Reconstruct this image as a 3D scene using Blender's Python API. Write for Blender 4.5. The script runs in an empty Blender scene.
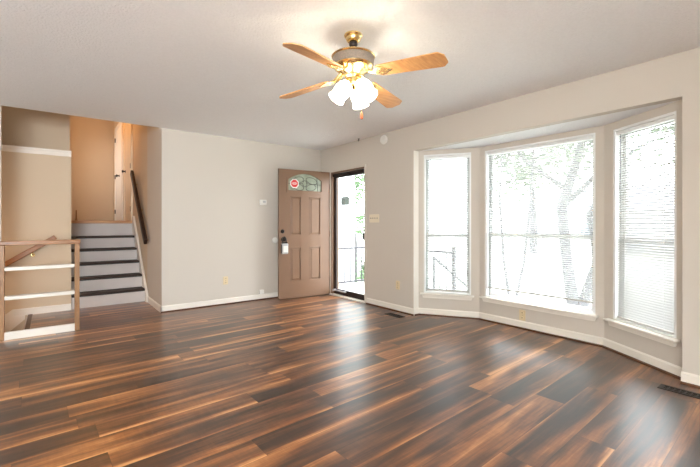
import bpy, bmesh, math, random
from mathutils import Vector, Matrix
R = math.radians
PI = math.pi
random.seed(7)
S = bpy.context.scene
COL = S.collection

# ------------------------------------------------------------------ camera, sky, lights, exposure
cd = bpy.data.cameras.new('camera')
cam = bpy.data.objects.new('camera', cd); COL.objects.link(cam)
cd.sensor_fit = 'HORIZONTAL'; cd.sensor_width = 36.0
cd.lens = 383.07 / 700 * 36.0
cd.shift_y = -(233.5 - 223.76) / 700
cam.location = (0, 0, 1.1749)
cam.rotation_euler = (R(90), 0, -0.6623)
cd.clip_start = 0.05
S.camera = cam
S.view_settings.view_transform = 'Standard'
S.view_settings.look = 'None'
S.view_settings.gamma = 1.0
S.view_settings.use_curve_mapping = False
S.view_settings.exposure = 0.60

world = bpy.data.worlds.new('overcast_sky'); S.world = world
world.use_nodes = True
wn = world.node_tree.nodes; wl = world.node_tree.links
bgn = wn['Background']
bgn.inputs[0].default_value = (0.90, 0.96, 1.0, 1)
bgn.inputs[1].default_value = 7.6


def area(name, loc, direction, sx, sy, power, color=(1, 1, 1)):
    l = bpy.data.lights.new(name, 'AREA'); l.shape = 'RECTANGLE'; l.size = sx; l.size_y = sy
    l.energy = power; l.color = color
    o = bpy.data.objects.new(name, l); COL.objects.link(o); o.location = loc
    o.rotation_euler = Vector(direction).to_track_quat('-Z', 'Y').to_euler()
    return o


def lamp(name, loc, power, color, radius=0.08):
    l = bpy.data.lights.new(name, 'POINT'); l.energy = power; l.color = color; l.shadow_soft_size = radius
    o = bpy.data.objects.new(name, l); COL.objects.link(o); o.location = loc
    return o


# added fill light behind the camera, tilted up to brighten the ceiling
area('rear_fill_uplight', (-1.4, -2.35, 1.4), (-0.7, 1, 1.3), 2.0, 1.4, 310, (0.87, 0.945, 1.0))
lamp('stair_top_lamp', (0.42, 7.75, 3.4), 7, (1.0, 0.50, 0.18), 0.12)
# lamps on the upper landing and down the stairs
lamp('landing_lamp', (0.55, 9.0, 3.35), 6.0, (1.0, 0.47, 0.14), 0.12)
area('white_door_fill', (0.27, 9.55, 2.4), (1, 0, 0), 0.7, 1.2, 5, (1.0, 0.95, 0.88))  # added fill that brightens the white hall door; the wall behind is solid
lamp('lower_stair_lamp', (-1.5, 5.95, 0.6), 14, (1.0, 0.66, 0.42), 0.12)


# ------------------------------------------------------------------ materials
def lin(c):
    return tuple((v / 255 / 12.92) if v / 255 <= 0.04045 else ((v / 255 + 0.055) / 1.055) ** 2.4 for v in c)


def mat(name, rgb, rough=0.5, metal=0.0, bump=0.0, bscale=60, var=0.0, vscale=4, trans=0.0, emit=None, estr=0, spec=0.5, coat=0):
    m = bpy.data.materials.new(name); m.use_nodes = True
    nt = m.node_tree; n = nt.nodes; l = nt.links
    p = n['Principled BSDF']
    c = lin(rgb)
    p.inputs['Base Color'].default_value = (*c, 1)
    p.inputs['Roughness'].default_value = rough
    p.inputs['Metallic'].default_value = metal
    p.inputs['Specular IOR Level'].default_value = spec
    p.inputs['Coat Weight'].default_value = coat
    tc = n.new('ShaderNodeTexCoord')
    if var > 0:
        t = n.new('ShaderNodeTexNoise'); t.inputs['Scale'].default_value = vscale; t.inputs['Detail'].default_value = 3
        l.new(tc.outputs['Object'], t.inputs['Vector'])
        r = n.new('ShaderNodeValToRGB')
        r.color_ramp.elements[0].position = 0.3; r.color_ramp.elements[1].position = 0.7
        r.color_ramp.elements[0].color = (*[v * (1 - var) for v in c], 1)
        r.color_ramp.elements[1].color = (*[min(1, v * (1 + var)) for v in c], 1)
        l.new(t.outputs['Fac'], r.inputs['Fac']); l.new(r.outputs['Color'], p.inputs['Base Color'])
    if bump > 0:
        t2 = n.new('ShaderNodeTexNoise'); t2.inputs['Scale'].default_value = bscale; t2.inputs['Detail'].default_value = 4
        l.new(tc.outputs['Object'], t2.inputs['Vector'])
        b = n.new('ShaderNodeBump'); b.inputs['Strength'].default_value = bump; b.inputs['Distance'].default_value = 0.01
        l.new(t2.outputs['Fac'], b.inputs['Height']); l.new(b.outputs['Normal'], p.inputs['Normal'])
    if emit:
        p.inputs['Emission Color'].default_value = (*lin(emit), 1)
        p.inputs['Emission Strength'].default_value = estr
    return m


def wood(name, dark, light, rough=0.4, scale=(1.2, 14, 14), spec=0.5):
    m = bpy.data.materials.new(name); m.use_nodes = True
    nt = m.node_tree; n = nt.nodes; l = nt.links; p = n['Principled BSDF']
    tc = n.new('ShaderNodeTexCoord'); mp = n.new('ShaderNodeMapping'); mp.inputs['Scale'].default_value = scale
    l.new(tc.outputs['Object'], mp.inputs['Vector'])
    t = n.new('ShaderNodeTexNoise'); t.inputs['Scale'].default_value = 3.0; t.inputs['Detail'].default_value = 6; t.inputs['Roughness'].default_value = 0.6
    l.new(mp.outputs['Vector'], t.inputs['Vector'])
    r = n.new('ShaderNodeValToRGB'); r.color_ramp.elements[0].position = 0.32; r.color_ramp.elements[1].position = 0.68
    r.color_ramp.elements[0].color = (*lin(dark), 1); r.color_ramp.elements[1].color = (*lin(light), 1)
    l.new(t.outputs['Fac'], r.inputs['Fac']); l.new(r.outputs['Color'], p.inputs['Base Color'])
    p.inputs['Roughness'].default_value = rough; p.inputs['Specular IOR Level'].default_value = spec
    return m


def glass(name, tint=(1, 1, 1), refl=0.06):
    m = bpy.data.materials.new(name); m.use_nodes = True
    nt = m.node_tree; n = nt.nodes; l = nt.links
    n.remove(n['Principled BSDF']); out = n['Material Output']
    a = n.new('ShaderNodeBsdfTransparent'); a.inputs[0].default_value = (*tint, 1)
    g = n.new('ShaderNodeBsdfGlossy'); g.inputs['Roughness'].default_value = 0.02
    mx = n.new('ShaderNodeMixShader'); lw = n.new('ShaderNodeLayerWeight'); lw.inputs['Blend'].default_value = 0.5
    pw = n.new('ShaderNodeMath'); pw.operation = 'POWER'; pw.inputs[1].default_value = 5.0
    ma = n.new('ShaderNodeMath'); ma.operation = 'MULTIPLY_ADD'; ma.inputs[1].default_value = 0.6; ma.inputs[2].default_value = 0.035
    l.new(lw.outputs['Facing'], pw.inputs[0]); l.new(pw.outputs[0], ma.inputs[0])
    l.new(ma.outputs[0], mx.inputs[0]); l.new(a.outputs[0], mx.inputs[1]); l.new(g.outputs[0], mx.inputs[2])
    l.new(mx.outputs[0], out.inputs['Surface'])
    return m


def translucent(name, rgb, fac=0.35, rough=0.4, emit=0.0, ecol=(1, 1, 1)):
    m = bpy.data.materials.new(name); m.use_nodes = True
    nt = m.node_tree; n = nt.nodes; l = nt.links
    p = n['Principled BSDF']; out = n['Material Output']
    p.inputs['Base Color'].default_value = (*lin(rgb), 1); p.inputs['Roughness'].default_value = rough
    if emit:
        p.inputs['Emission Color'].default_value = (*ecol, 1); p.inputs['Emission Strength'].default_value = emit
    t = n.new('ShaderNodeBsdfTranslucent'); t.inputs[0].default_value = (*lin(rgb), 1)
    mx = n.new('ShaderNodeMixShader'); mx.inputs[0].default_value = fac
    l.new(p.outputs[0], mx.inputs[1]); l.new(t.outputs[0], mx.inputs[2]); l.new(mx.outputs[0], out.inputs['Surface'])
    return m


def plank_floor():
    m = bpy.data.materials.new('acacia_plank_floor'); m.use_nodes = True
    nt = m.node_tree; n = nt.nodes; l = nt.links; p = n['Principled BSDF']

    def M(op, a, b=None, c=None):
        x = n.new('ShaderNodeMath'); x.operation = op
        for i, v in enumerate((a, b, c)):
            if v is None:
                continue
            if isinstance(v, (int, float)):
                x.inputs[i].default_value = v
            else:
                l.new(v, x.inputs[i])
        return x.outputs[0]
    tc = n.new('ShaderNodeTexCoord'); mp = n.new('ShaderNodeMapping'); mp.inputs['Rotation'].default_value = (0, 0, R(-2.2))
    l.new(tc.outputs['Object'], mp.inputs['Vector'])
    sx = n.new('ShaderNodeSeparateXYZ'); l.new(mp.outputs[0], sx.inputs[0])
    X, Y = sx.outputs[0], sx.outputs[1]
    W, LEN = 0.1865, 1.22
    ry = M('DIVIDE', M('SUBTRACT', Y, 0.447), W)
    row = M('FLOOR', ry); fy = M('FRACT', ry)
    wn1 = n.new('ShaderNodeTexWhiteNoise'); wn1.noise_dimensions = '1D'; l.new(row, wn1.inputs['W'])
    rx = M('ADD', M('DIVIDE', X, LEN), M('MULTIPLY', wn1.outputs['Value'], 7.31))
    colx = M('FLOOR', rx); fx = M('FRACT', rx)
    cv = n.new('ShaderNodeCombineXYZ'); l.new(row, cv.inputs[0]); l.new(colx, cv.inputs[1])
    wn2 = n.new('ShaderNodeTexWhiteNoise'); wn2.noise_dimensions = '2D'; l.new(cv.outputs[0], wn2.inputs['Vector'])
    rnd = wn2.outputs['Value']
    sc = n.new('ShaderNodeSeparateColor'); l.new(wn2.outputs['Color'], sc.inputs[0])
    rnd2 = sc.outputs[1]; rnd3 = sc.outputs[2]

    def noise(kx, ky, scale, detail, rough, dist=0.0, seed=17.0):
        c = n.new('ShaderNodeCombineXYZ')
        l.new(M('MULTIPLY', X, kx), c.inputs[0]); l.new(M('MULTIPLY', Y, ky), c.inputs[1])
        l.new(M('MULTIPLY', rnd, seed), c.inputs[2])
        t = n.new('ShaderNodeTexNoise'); t.inputs['Scale'].default_value = scale; t.inputs['Detail'].default_value = detail
        t.inputs['Roughness'].default_value = rough; t.inputs['Distortion'].default_value = dist
        l.new(c.outputs[0], t.inputs['Vector'])
        return t.outputs['Fac']
    big = noise(0.5, 5.0, 2.0, 3, 0.55, 0.45, 37.0)        # heartwood / sapwood bands along the plank
    fine = noise(2.0, 45.0, 2.0, 5, 0.65, 0.3, 11.0)       # grain
    saw = noise(60.0, 6.0, 1.0, 3, 0.6, 0.2, 5.0)          # faint saw marks across the plank
    # sapwood along one edge of many planks
    edge = M('POWER', M('SUBTRACT', 1.0, fy), 5.0)
    edge2 = M('POWER', fy, 6.0)
    pick = M('GREATER_THAN', rnd3, 0.45)
    pick2 = M('GREATER_THAN', rnd2, 0.65)
    e = M('ADD', M('MULTIPLY', M('MULTIPLY', M('MULTIPLY', edge, pick), M('ADD', big, 0.35)), 0.62), M('MULTIPLY', M('MULTIPLY', M('MULTIPLY', edge2, pick2), M('SUBTRACT', 1.35, big)), 0.42))
    v = M('ADD', M('MULTIPLY', M('SUBTRACT', big, 0.5), 1.8), M('MULTIPLY', M('SUBTRACT', fine, 0.5), 0.5))
    v = M('ADD', v, M('MULTIPLY', M('SUBTRACT', saw, 0.5), 0.14))
    v = M('ADD', v, M('MULTIPLY', M('SUBTRACT', rnd, 0.5), 0.36))
    v = M('ADD', M('ADD', v, e), 0.38)
    r = n.new('ShaderNodeValToRGB'); cr = r.color_ramp
    cr.elements[0].position = 0.05; cr.elements[0].color = (*lin((40, 23, 13)), 1)
    cr.elements[1].position = 1.0; cr.elements[1].color = (*lin((216, 158, 102)), 1)
    for pos, c in ((0.28, (72, 43, 24)), (0.48, (110, 68, 38)), (0.68, (152, 95, 50)), (0.85, (188, 130, 78))):
        el = cr.elements.new(pos); el.color = (*lin(c), 1)
    l.new(v, r.inputs['Fac'])
    # seams
    s1 = M('LESS_THAN', M('MINIMUM', fy, M('SUBTRACT', 1.0, fy)), 0.009)
    s2 = M('LESS_THAN', M('MINIMUM', fx, M('SUBTRACT', 1.0, fx)), 0.0014)
    seam = M('MAXIMUM', s1, s2)
    mx = n.new('ShaderNodeMix'); mx.data_type = 'RGBA'; mx.blend_type = 'MULTIPLY'
    l.new(M('MULTIPLY', seam, 0.6), mx.inputs['Factor'])
    l.new(r.outputs['Color'], mx.inputs['A']); mx.inputs['B'].default_value = (0.25, 0.2, 0.17, 1)
    l.new(mx.outputs['Result'], p.inputs['Base Color'])
    l.new(M('ADD', M('MULTIPLY', fine, 0.12), 0.30), p.inputs['Roughness'])
    p.inputs['Specular IOR Level'].default_value = 0.15
    p.inputs['Coat Weight'].default_value = 1.0; p.inputs['Coat Roughness'].default_value = 0.36; p.inputs['Coat IOR'].default_value = 1.5
    b = n.new('ShaderNodeBump'); b.inputs['Strength'].default_value = 0.08; b.inputs['Distance'].default_value = 0.003
    l.new(M('SUBTRACT', M('MULTIPLY', fine, 0.4), seam), b.inputs['Height'])
    l.new(b.outputs['Normal'], p.inputs['Normal'])
    return m


MT = {}
MT['wall'] = mat('greige_wall_paint', (211, 203, 192), 0.85, bump=0.05, bscale=90)
MT['wall_tan'] = mat('tan_stair_tone', (214, 196, 171), 0.85, bump=0.05, bscale=90)
MT['ceiling'] = mat('textured_ceiling_paint', (244, 244, 244), 0.95, bump=0.8, bscale=70, var=0.02, vscale=60)
MT['trim'] = mat('white_trim_paint', (240, 234, 224), 0.4)
MT['shoe'] = wood('shoe_moulding_wood', (62, 38, 24), (104, 66, 40), 0.4)
MT['floor'] = plank_floor()
MT['vinyl'] = mat('white_vinyl', (240, 241, 240), 0.35)
MT['gasket'] = mat('grey_window_track', (150, 155, 155), 0.5)
MT['glass'] = glass('clear_window_glass')
MT['slat'] = translucent('white_blind_slat', (188, 188, 186), 0.04)
MT['cord'] = mat('white_cord', (225, 225, 222), 0.6)
MT['rail_grey'] = mat('grey_bottom_rail', (196, 192, 186), 0.4)
MT['riser'] = mat('riser_paint', (212, 204, 200), 0.5, var=0.03)
MT['tread'] = wood('dark_stair_tread', (34, 22, 16), (52, 35, 26), 0.6)
MT['oak'] = wood('oak_trim', (176, 122, 78), (214, 164, 114), 0.4)
MT['railwood'] = wood('brown_stained_wood', (138, 98, 62), (172, 128, 84), 0.4, (6, 6, 1.5))
MT['handrail'] = wood('reddish_handrail_wood', (140, 94, 56), (176, 124, 78), 0.35)
MT['darkrail'] = wood('dark_handrail_wood', (32, 17, 10), (52, 29, 18), 0.5)
MT['door'] = mat('taupe_brown_door_paint', (130, 100, 78), 0.4, bump=0.04, bscale=50, var=0.03)
MT['bronze'] = mat('dark_bronze_aluminium', (52, 42, 38), 0.4, 0.4)
MT['black'] = mat('black_metal', (24, 22, 22), 0.35, 0.5)
MT['silver'] = mat('silver_plastic', (196, 196, 198), 0.35, 0.3)
MT['white'] = mat('white_plastic', (238, 236, 230), 0.35)
MT['ivory'] = mat('ivory_plastic', (226, 208, 168), 0.4)
MT['ivory_light'] = mat('pale_ivory_plastic', (234, 224, 202), 0.4)
MT['slot'] = mat('dark_slot', (60, 50, 38), 0.6)
MT['clear'] = glass('clear_bumper', (0.92, 0.92, 0.92))
MT['brass'] = mat('polished_brass', (238, 210, 152), 0.24, 1.0)
MT['mesh'] = mat('perforated_motor_band', (150, 136, 122), 0.45, 0.3, bump=0.9, bscale=160, var=0.25, vscale=150)
MT['blade'] = wood('light_oak_blade', (200, 140, 84), (226, 172, 112), 0.35, (1.5, 16, 16))
MT['shade'] = translucent('lit_frosted_glass', (250, 246, 238), 0.4, 0.3, 13.0, (1.0, 0.93, 0.80))
MT['fob'] = wood('wooden_fob', (150, 70, 40), (190, 100, 60), 0.4)
MT['vent'] = mat('dark_bronze_register', (62, 58, 54), 0.45, 0.5)
MT['pit'] = mat('dark_duct', (10, 9, 8), 0.9)
MT['red'] = mat('red_sticker', (214, 52, 52), 0.5)
MT['lead'] = mat('lead_came', (70, 66, 62), 0.5, 0.4)
MT['leadglass'] = mat('textured_privacy_glass', (150, 158, 140), 0.12, bump=0.4, bscale=40, var=0.2, vscale=9)
MT['knob_white'] = mat('white_door_paint', (244, 240, 232), 0.4)
MT['cream'] = mat('cream_door_paint', (236, 220, 192), 0.45)
# outdoors
MT['siding'] = mat('white_lap_siding', (225, 228, 230), 0.6)
MT['deck'] = mat('grey_porch_boards', (196, 194, 190), 0.7, var=0.05)
MT['iron'] = mat('grey_iron_rail', (72, 72, 76), 0.5, 0.3)
MT['ground'] = mat('pale_dry_lawn', (186, 188, 176), 0.9, var=0.12, vscale=1.5)
MT['street'] = mat('pale_asphalt', (176, 176, 178), 0.9, var=0.05, vscale=2)
MT['bark'] = mat('grey_bark', (96, 95, 97), 0.9, bump=0.5, bscale=14, var=0.2, vscale=9)
MT['leaf'] = mat('pale_green_leaf', (108, 120, 100), 0.7, var=0.25, vscale=2)
MT['leaf2'] = mat('mid_green_leaf', (98, 126, 88), 0.7, var=0.25, vscale=2)
MT['lantern'] = mat('weathered_metal', (52, 58, 52), 0.5, 0.5)
MT['brickfar'] = mat('far_wall_paint', (196, 194, 194), 0.8)
MT['rooffar'] = mat('far_roof_shingle', (160, 160, 166), 0.9, var=0.1, vscale=3)
MT['panefar'] = mat('far_window_pane', (130, 140, 150), 0.2)


# ------------------------------------------------------------------ geometry helpers
class MB:
    def __init__(s):
        s.bm = bmesh.new()

    def _x(s, vs, mtx):
        if mtx is not None:
            for v in vs:
                v.co = mtx @ v.co

    def box(s, x0, x1, y0, y1, z0, z1, mtx=None):
        c = [(x0, y0, z0), (x1, y0, z0), (x1, y1, z0), (x0, y1, z0), (x0, y0, z1), (x1, y0, z1), (x1, y1, z1), (x0, y1, z1)]
        v = [s.bm.verts.new(p) for p in c]
        for f in ((0, 3, 2, 1), (4, 5, 6, 7), (0, 1, 5, 4), (1, 2, 6, 5), (2, 3, 7, 6), (3, 0, 4, 7)):
            s.bm.faces.new([v[i] for i in f])
        s._x(v, mtx)
        return s

    def prism(s, pts, a, b, axis='z', mtx=None):
        """polygon pts extruded from a to b: axis z -> pts are (x,y); x -> (y,z); y -> (x,z)"""
        def P(p, t):
            return {'z': (p[0], p[1], t), 'x': (t, p[0], p[1]), 'y': (p[0], t, p[1])}[axis]
        lo = [s.bm.verts.new(P(p, a)) for p in pts]; hi = [s.bm.verts.new(P(p, b)) for p in pts]
        fs = [s.bm.faces.new(lo[::-1]), s.bm.faces.new(hi)]
        k = len(pts)
        for i in range(k):
            fs.append(s.bm.faces.new([lo[i], lo[(i + 1) % k], hi[(i + 1) % k], hi[i]]))
        bmesh.ops.recalc_face_normals(s.bm, faces=fs)
        s._x(lo + hi, mtx)
        return s

    def lathe(s, prof, seg=32, mtx=None):
        rings = []
        allv = []
        for r, z in prof:
            if r <= 1e-6:
                v = s.bm.verts.new((0, 0, z)); rings.append([v]); allv.append(v)
            else:
                ring = [s.bm.verts.new((r * math.cos(2 * PI * i / seg), r * math.sin(2 * PI * i / seg), z)) for i in range(seg)]
                rings.append(ring); allv += ring
        fs = []
        for a, b in zip(rings, rings[1:]):
            for i in range(seg):
                j = (i + 1) % seg
                if len(a) == 1 and len(b) == 1:
                    continue
                if len(a) == 1:
                    fs.append(s.bm.faces.new([a[0], b[i], b[j]]))
                elif len(b) == 1:
                    fs.append(s.bm.faces.new([a[i], a[j], b[0]]))
                else:
                    fs.append(s.bm.faces.new([a[i], a[j], b[j], b[i]]))
        bmesh.ops.recalc_face_normals(s.bm, faces=fs)
        s._x(allv, mtx)
        return s

    def tube(s, pts, rad, seg=10):
        """tube along points; rad a number or a list"""
        pts = [Vector(p) for p in pts]
        rads = rad if isinstance(rad, (list, tuple)) else [rad] * len(pts)
        rings = []
        up = Vector((0, 0, 1))
        for i, p in enumerate(pts):
            d = (pts[min(i + 1, len(pts) - 1)] - pts[max(i - 1, 0)]).normalized()
            u = up if abs(d.dot(up)) < 0.95 else Vector((1, 0, 0))
            a = d.cross(u).normalized(); b = d.cross(a).normalized()
            rings.append([s.bm.verts.new(p + (a * math.cos(2 * PI * k / seg) + b * math.sin(2 * PI * k / seg)) * rads[i]) for k in range(seg)])
        fs = []
        for a, b in zip(rings, rings[1:]):
            for k in range(seg):
                fs.append(s.bm.faces.new([a[k], a[(k + 1) % seg], b[(k + 1) % seg], b[k]]))
        fs.append(s.bm.faces.new(rings[0][::-1])); fs.append(s.bm.faces.new(rings[-1]))
        bmesh.ops.recalc_face_normals(s.bm, faces=fs)
        return s

    def bar(s, p, q, w, h, up=(0, 0, 1)):
        """rectangular bar from p to q, w sideways, h along up"""
        p, q = Vector(p), Vector(q)
        d = (q - p).normalized(); side = d.cross(Vector(up)).normalized(); u = side.cross(d).normalized()
        m = Matrix((side, d, u)).transposed().to_4x4(); m.translation = p
        return s.box(-w / 2, w / 2, 0, (q - p).length, -h / 2, h / 2, m)

    def build(s, name, m, parent=None, smooth=False, bevel=0.0, segs=2):
        me = bpy.data.meshes.new(name)
        s.bm.normal_update(); s.bm.to_mesh(me); s.bm.free()
        me.materials.append(MT[m] if isinstance(m, str) else m)
        if smooth:
            me.polygons.foreach_set('use_smooth', [True] * len(me.polygons))
            try:
                me.set_sharp_from_angle(angle=R(40))
            except Exception:
                pass
        o = bpy.data.objects.new(name, me); COL.objects.link(o)
        if parent is not None:
            o.parent = parent
        if bevel:
            b = o.modifiers.new('bevel', 'BEVEL'); b.width = bevel; b.segments = segs; b.limit_method = 'ANGLE'
        return o


def thing(name, label, cat, loc=(0, 0, 0), rotz=0.0, group=None):
    o = bpy.data.objects.new(name, None); COL.objects.link(o)
    o.empty_display_size = 0.1
    o.location = loc; o.rotation_euler = (0, 0, rotz)
    o['label'] = label; o['category'] = cat
    if group:
        o['group'] = group
    return o


def tag(o, label, cat, group=None, kind=None):
    o['label'] = label; o['category'] = cat
    if group:
        o['group'] = group
    if kind:
        o['kind'] = kind
    return o


def struct(name, loc=(0, 0, 0), rotz=0.0):
    o = bpy.data.objects.new(name, None); COL.objects.link(o)
    o.location = loc; o.rotation_euler = (0, 0, rotz); o['kind'] = 'structure'
    return o


def S_(o):
    o['kind'] = 'structure'
    return o


# ------------------------------------------------------------------ room dimensions (metres, camera at the origin)
XW, YB, H = 3.666, 5.5215, 2.44       # window wall, back wall, ceiling
XS = 1.15                             # right side of the stair opening
YS = 6.50                             # first riser / stairwell wall
ZL = 1.225                            # upper landing
P1, P2, P3, P4 = (3.75, 3.372), (4.16, 2.74), (4.16, 1.39), (3.75, 0.72)
ZB = 2.114                            # bay ceiling
X0, Y0 = -2.6, -2.5

# floor
f = MB()
f.box(X0, XW + 0.1, Y0, 5.56, -0.16, 0.0)
f.box(-0.21, 1.16, 5.56, 6.46, -0.16, 0.0); f.box(0.215, 1.16, 6.46, 7.75, -0.16, 0.0)
f.prism([(XW + 0.1, 3.40), (3.80, 3.40), (4.26, 2.78), (4.26, 1.35), (3.80, 0.68), (XW + 0.1, 0.68)], -0.16, 0.0)
S_(f.build('floor', 'floor'))
# stair nosing along the edge of the stairwell
S_(MB().box(-0.235, -0.19, 5.57, 6.45, -0.03, 0.006).build('trim_1', 'shoe', bevel=0.004))

# ceiling
c = MB()
c.box(X0, XW + 0.12, Y0, YB, H, H + 0.16)
S_(c.build('ceiling', 'ceiling'))
c = MB()
c.prism([(3.76, 3.40), (4.30, 2.80), (4.30, 1.33), (3.76, 0.69)], ZB, ZB + 0.1)
S_(c.build('ceiling_bay', 'ceiling'))
S_(MB().box(-2.6, 1.3, YB, 10.8, 3.72, 3.8).build('ceiling_stair', 'ceiling'))
S_(MB().box(-0.5, XS + 0.14, YB - 0.12, YB, H + 0.16, 3.8).build('wall_header', 'wall'))

# walls
w = MB()
w.box(XW, XW + 0.12, Y0, P4[1], 0, H)
w.box(XW, XW + 0.094, P4[1], P1[1], ZB, H)
w.box(XW, XW + 0.12, P1[1], 4.34, 0, H)
w.box(XW, XW + 0.12, 4.34, 5.216, 2.025, H)
w.box(XW, XW + 0.12, 5.216, YB + 0.12, 0, H)
S_(w.build('wall_right', 'wall'))
S_(MB().box(XS, XW, YB, YB + 0.12, 0, H).build('wall_back', 'wall'))
S_(MB().box(X0, -0.425, YB, YB + 0.05, -2.7, 3.72).build('wall_back_left', 'wall'))
S_(MB().box(X0, -0.21, YB + 0.0, YB + 0.04, -2.7, -0.16).build('wall_stairwell_front', 'wall'))
S_(MB().box(XS, XS + 0.12, YB + 0.12, YS - 0.02, 0, 3.72).build('wall_stair_right', 'wall'))
S_(MB().box(XS + 0.006, XS + 0.12, YS - 0.02, 10.7, 0, 3.72).build('wall_upper_right', 'wall_tan'))
w = MB()
w.box(X0, 0.215, 6.46, 6.98, -2.7, 2.14)
S_(w.build('wall_stairwell', 'wall_tan'))  # tan puts the stairwell's warmer, dimmer light into the wall colour
S_(MB().box(X0, 0.215, 6.95, 7.05, 2.14, 3.72).build('wall_upper_left', 'wall_tan'))
S_(MB().box(X0, 0.218, 6.435, 6.96, 2.135, 2.165).box(X0, 0.216, 6.448, 6.47, 2.085, 2.135).build('trim_ledge', 'trim', bevel=0.004))
S_(MB().box(0.115, 0.215, 6.98, 10.7, 0.0, 3.72).build('wall_hall_left', 'wall_tan'))
S_(MB().box(0.0, 1.3, 10.6, 10.72, 0.9, 3.72).build('wall_hall_end', 'wall_tan'))
S_(MB().box(X0 - 0.1, X0, YB, 7.1, -2.7, 3.72).build('wall_stairwell_left', 'wall'))
S_(MB().box(X0, -0.21, YB, 6.46, -2.75, -2.65).build('floor_lower', 'floor'))
# left and rear walls, out of the picture; the rear one has an opening added to let sky light in
S_(MB().box(X0 - 0.1, X0, Y0, YB, 0, H).build('wall_left', 'wall'))
RW0, RW1 = -2.4, -0.5
w = MB()
w.box(X0, RW0, Y0 - 0.1, Y0, 0, H); w.box(RW1, XW + 0.12, Y0 - 0.1, Y0, 0, H); w.box(RW0, RW1, Y0 - 0.1, Y0, 2.15, H)
w.box(RW0, RW1, Y0 - 0.1, Y0, 0, 0.8)
S_(w.build('wall_rear', 'wall'))
# upper landing and hall floor
S_(MB().box(0.215, XS, 7.70, 7.78, 0, ZL - 0.2).build('wall_under_landing', 'wall'))
S_(MB().box(0.215, XS, 7.68, 10.6, ZL - 0.2, ZL).build('floor_landing', 'floor'))

# baseboards
def base(name, p, q, ext0=0.0, ext1=0.0, hgt=0.088, shoe=True):
    p, q = Vector((*p, 0)), Vector((*q, 0))
    d = (q - p).normalized(); L = (q - p).length
    r = struct(name, (p.x, p.y, 0), math.atan2(d.y, d.x))
    b = MB()
    b.prism([(-0.0, 0.0), (-0.014, 0.0), (-0.014, hgt - 0.012), (-0.006, hgt), (0, hgt)], -ext0, L + ext1, 'x')
    b.build('board', 'trim', r)
    if shoe:
        s = MB()
        s.prism([(-0.014, 0.0), (-0.030, 0.0), (-0.029, 0.008), (-0.022, 0.016), (-0.014, 0.018)], -ext0, L + ext1, 'x')
        s.build('shoe_moulding', 'shoe', r)
    return r


# local +Y of each run points into the wall
base('baseboard_back', (XS, YB), (2.80, YB), 0.014, 0.86, shoe=True)
base('baseboard_right', (XW, 4.285), (XW, P1[1]), 0, 0.012)
S_(MB().box(XW - 0.004, 3.758, P1[1] - 0.004, P1[1] + 0.001, 0.0, ZB).build('trim_bay_left', 'trim'))
base('baseboard_bay_return', (XW - 0.0, P1[1]), (3.757, P1[1]), 0.0, 0.0)
base('baseboard_bay_left', P1, P2, 0.0, -0.004)
base('baseboard_bay_centre', P2, P3, -0.003, -0.003)
base('baseboard_bay_right', P3, P4, -0.004, 0.0)
base('baseboard_right_near', (XW, P4[1] + 0.006), (XW, Y0), 0, 0)
base('baseboard_stair_right', (XS, 6.42), (XS, YB), 0.0, 0.014, shoe=False)
base('baseboard_stairwell', (-0.38, 6.46), (0.215, 6.46), 0, 0.0, shoe=False)

# ------------------------------------------------------------------ bay walls with windows and blinds
def bay(name, A, B, s0, s1, z0, z1, e0, e1):
    A, B = Vector((*A, 0)), Vector((*B, 0)); d = (B - A).normalized(); L = (B - A).length
    rz = math.atan2(d.y, d.x)
    r = struct(name, (A.x, A.y, 0), rz)
    w = MB(); T = 0.10
    w.box(-e0, s0, 0, T, -0.1, ZB); w.box(s1, L + e1, 0, T, -0.1, ZB)
    w.box(s0, s1, 0, T, -0.1, z0); w.box(s0, s1, 0, T, z1, ZB)
    # body itself is the structure: replace the empty by the mesh
    o = w.build(name + '_tmp', 'wall')
    o.location = r.location; o.rotation_euler = r.rotation_euler
    bpy.data.objects.remove(r)
    o.name = name; o['kind'] = 'structure'
    return (A.x, A.y, 0), rz


def window(name, loc, rz, s0, s1, z0, z1, zmid, stool):
    r = struct(name, loc, rz)
    fr = MB()
    j = 0.022
    fr.box(s0, s0 + j, 0.004, 0.11, z0, z1); fr.box(s1 - j, s1, 0.004, 0.11, z0, z1)
    fr.box(s0 + j, s1 - j, 0.004, 0.11, z1 - j, z1); fr.box(s0 + j, s1 - j, 0.004, 0.11, z0, z0 + 0.014)
    fr.build('frame', 'vinyl', r)
    a, b = s0 + j, s1 - j
    trk = MB(); trk.box(a, a + 0.008, 0.052, 0.058, z0 + 0.014, z1 - j); trk.box(b - 0.008, b, 0.052, 0.058, z0 + 0.014, z1 - j)
    trk.build('track', 'gasket', r)
    for nm, y, lo, hi in (('lower_sash', 0.062, z0 + 0.014, zmid + 0.03), ('upper_sash', 0.086, zmid - 0.018, z1 - j)):
        m = MB(); k = 0.034
        m.box(a, a + k, y, y + 0.022, lo, hi); m.box(b - k, b, y, y + 0.022, lo, hi)
        m.box(a + k, b - k, y, y + 0.022, lo, lo + k); m.box(a + k, b - k, y, y + 0.022, hi - k, hi)
        so = m.build(nm, 'vinyl', r)
        MB().box(a + k - 0.004, b - k + 0.004, y + 0.009, y + 0.013, lo + k - 0.004, hi - k + 0.004).build('pane', 'glass', so)
    # stool and apron
    q0, q1, zt = stool
    st = MB(); st.box(q0, q1, -0.055, 0.004, zt - 0.02, zt); st.box(s0, s1, 0.003, 0.06, zt - 0.018, zt)
    st.build('sill', 'trim', r, bevel=0.006)
    ap = MB()
    ap.prism([(q0 + 0.018, zt - 0.02), (q0 + 0.034, zt - 0.062), (q1 - 0.034, zt - 0.062), (q1 - 0.018, zt - 0.02)], -0.020, -0.0, 'y')
    ap.build('apron', 'trim', r)
    return r


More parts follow.
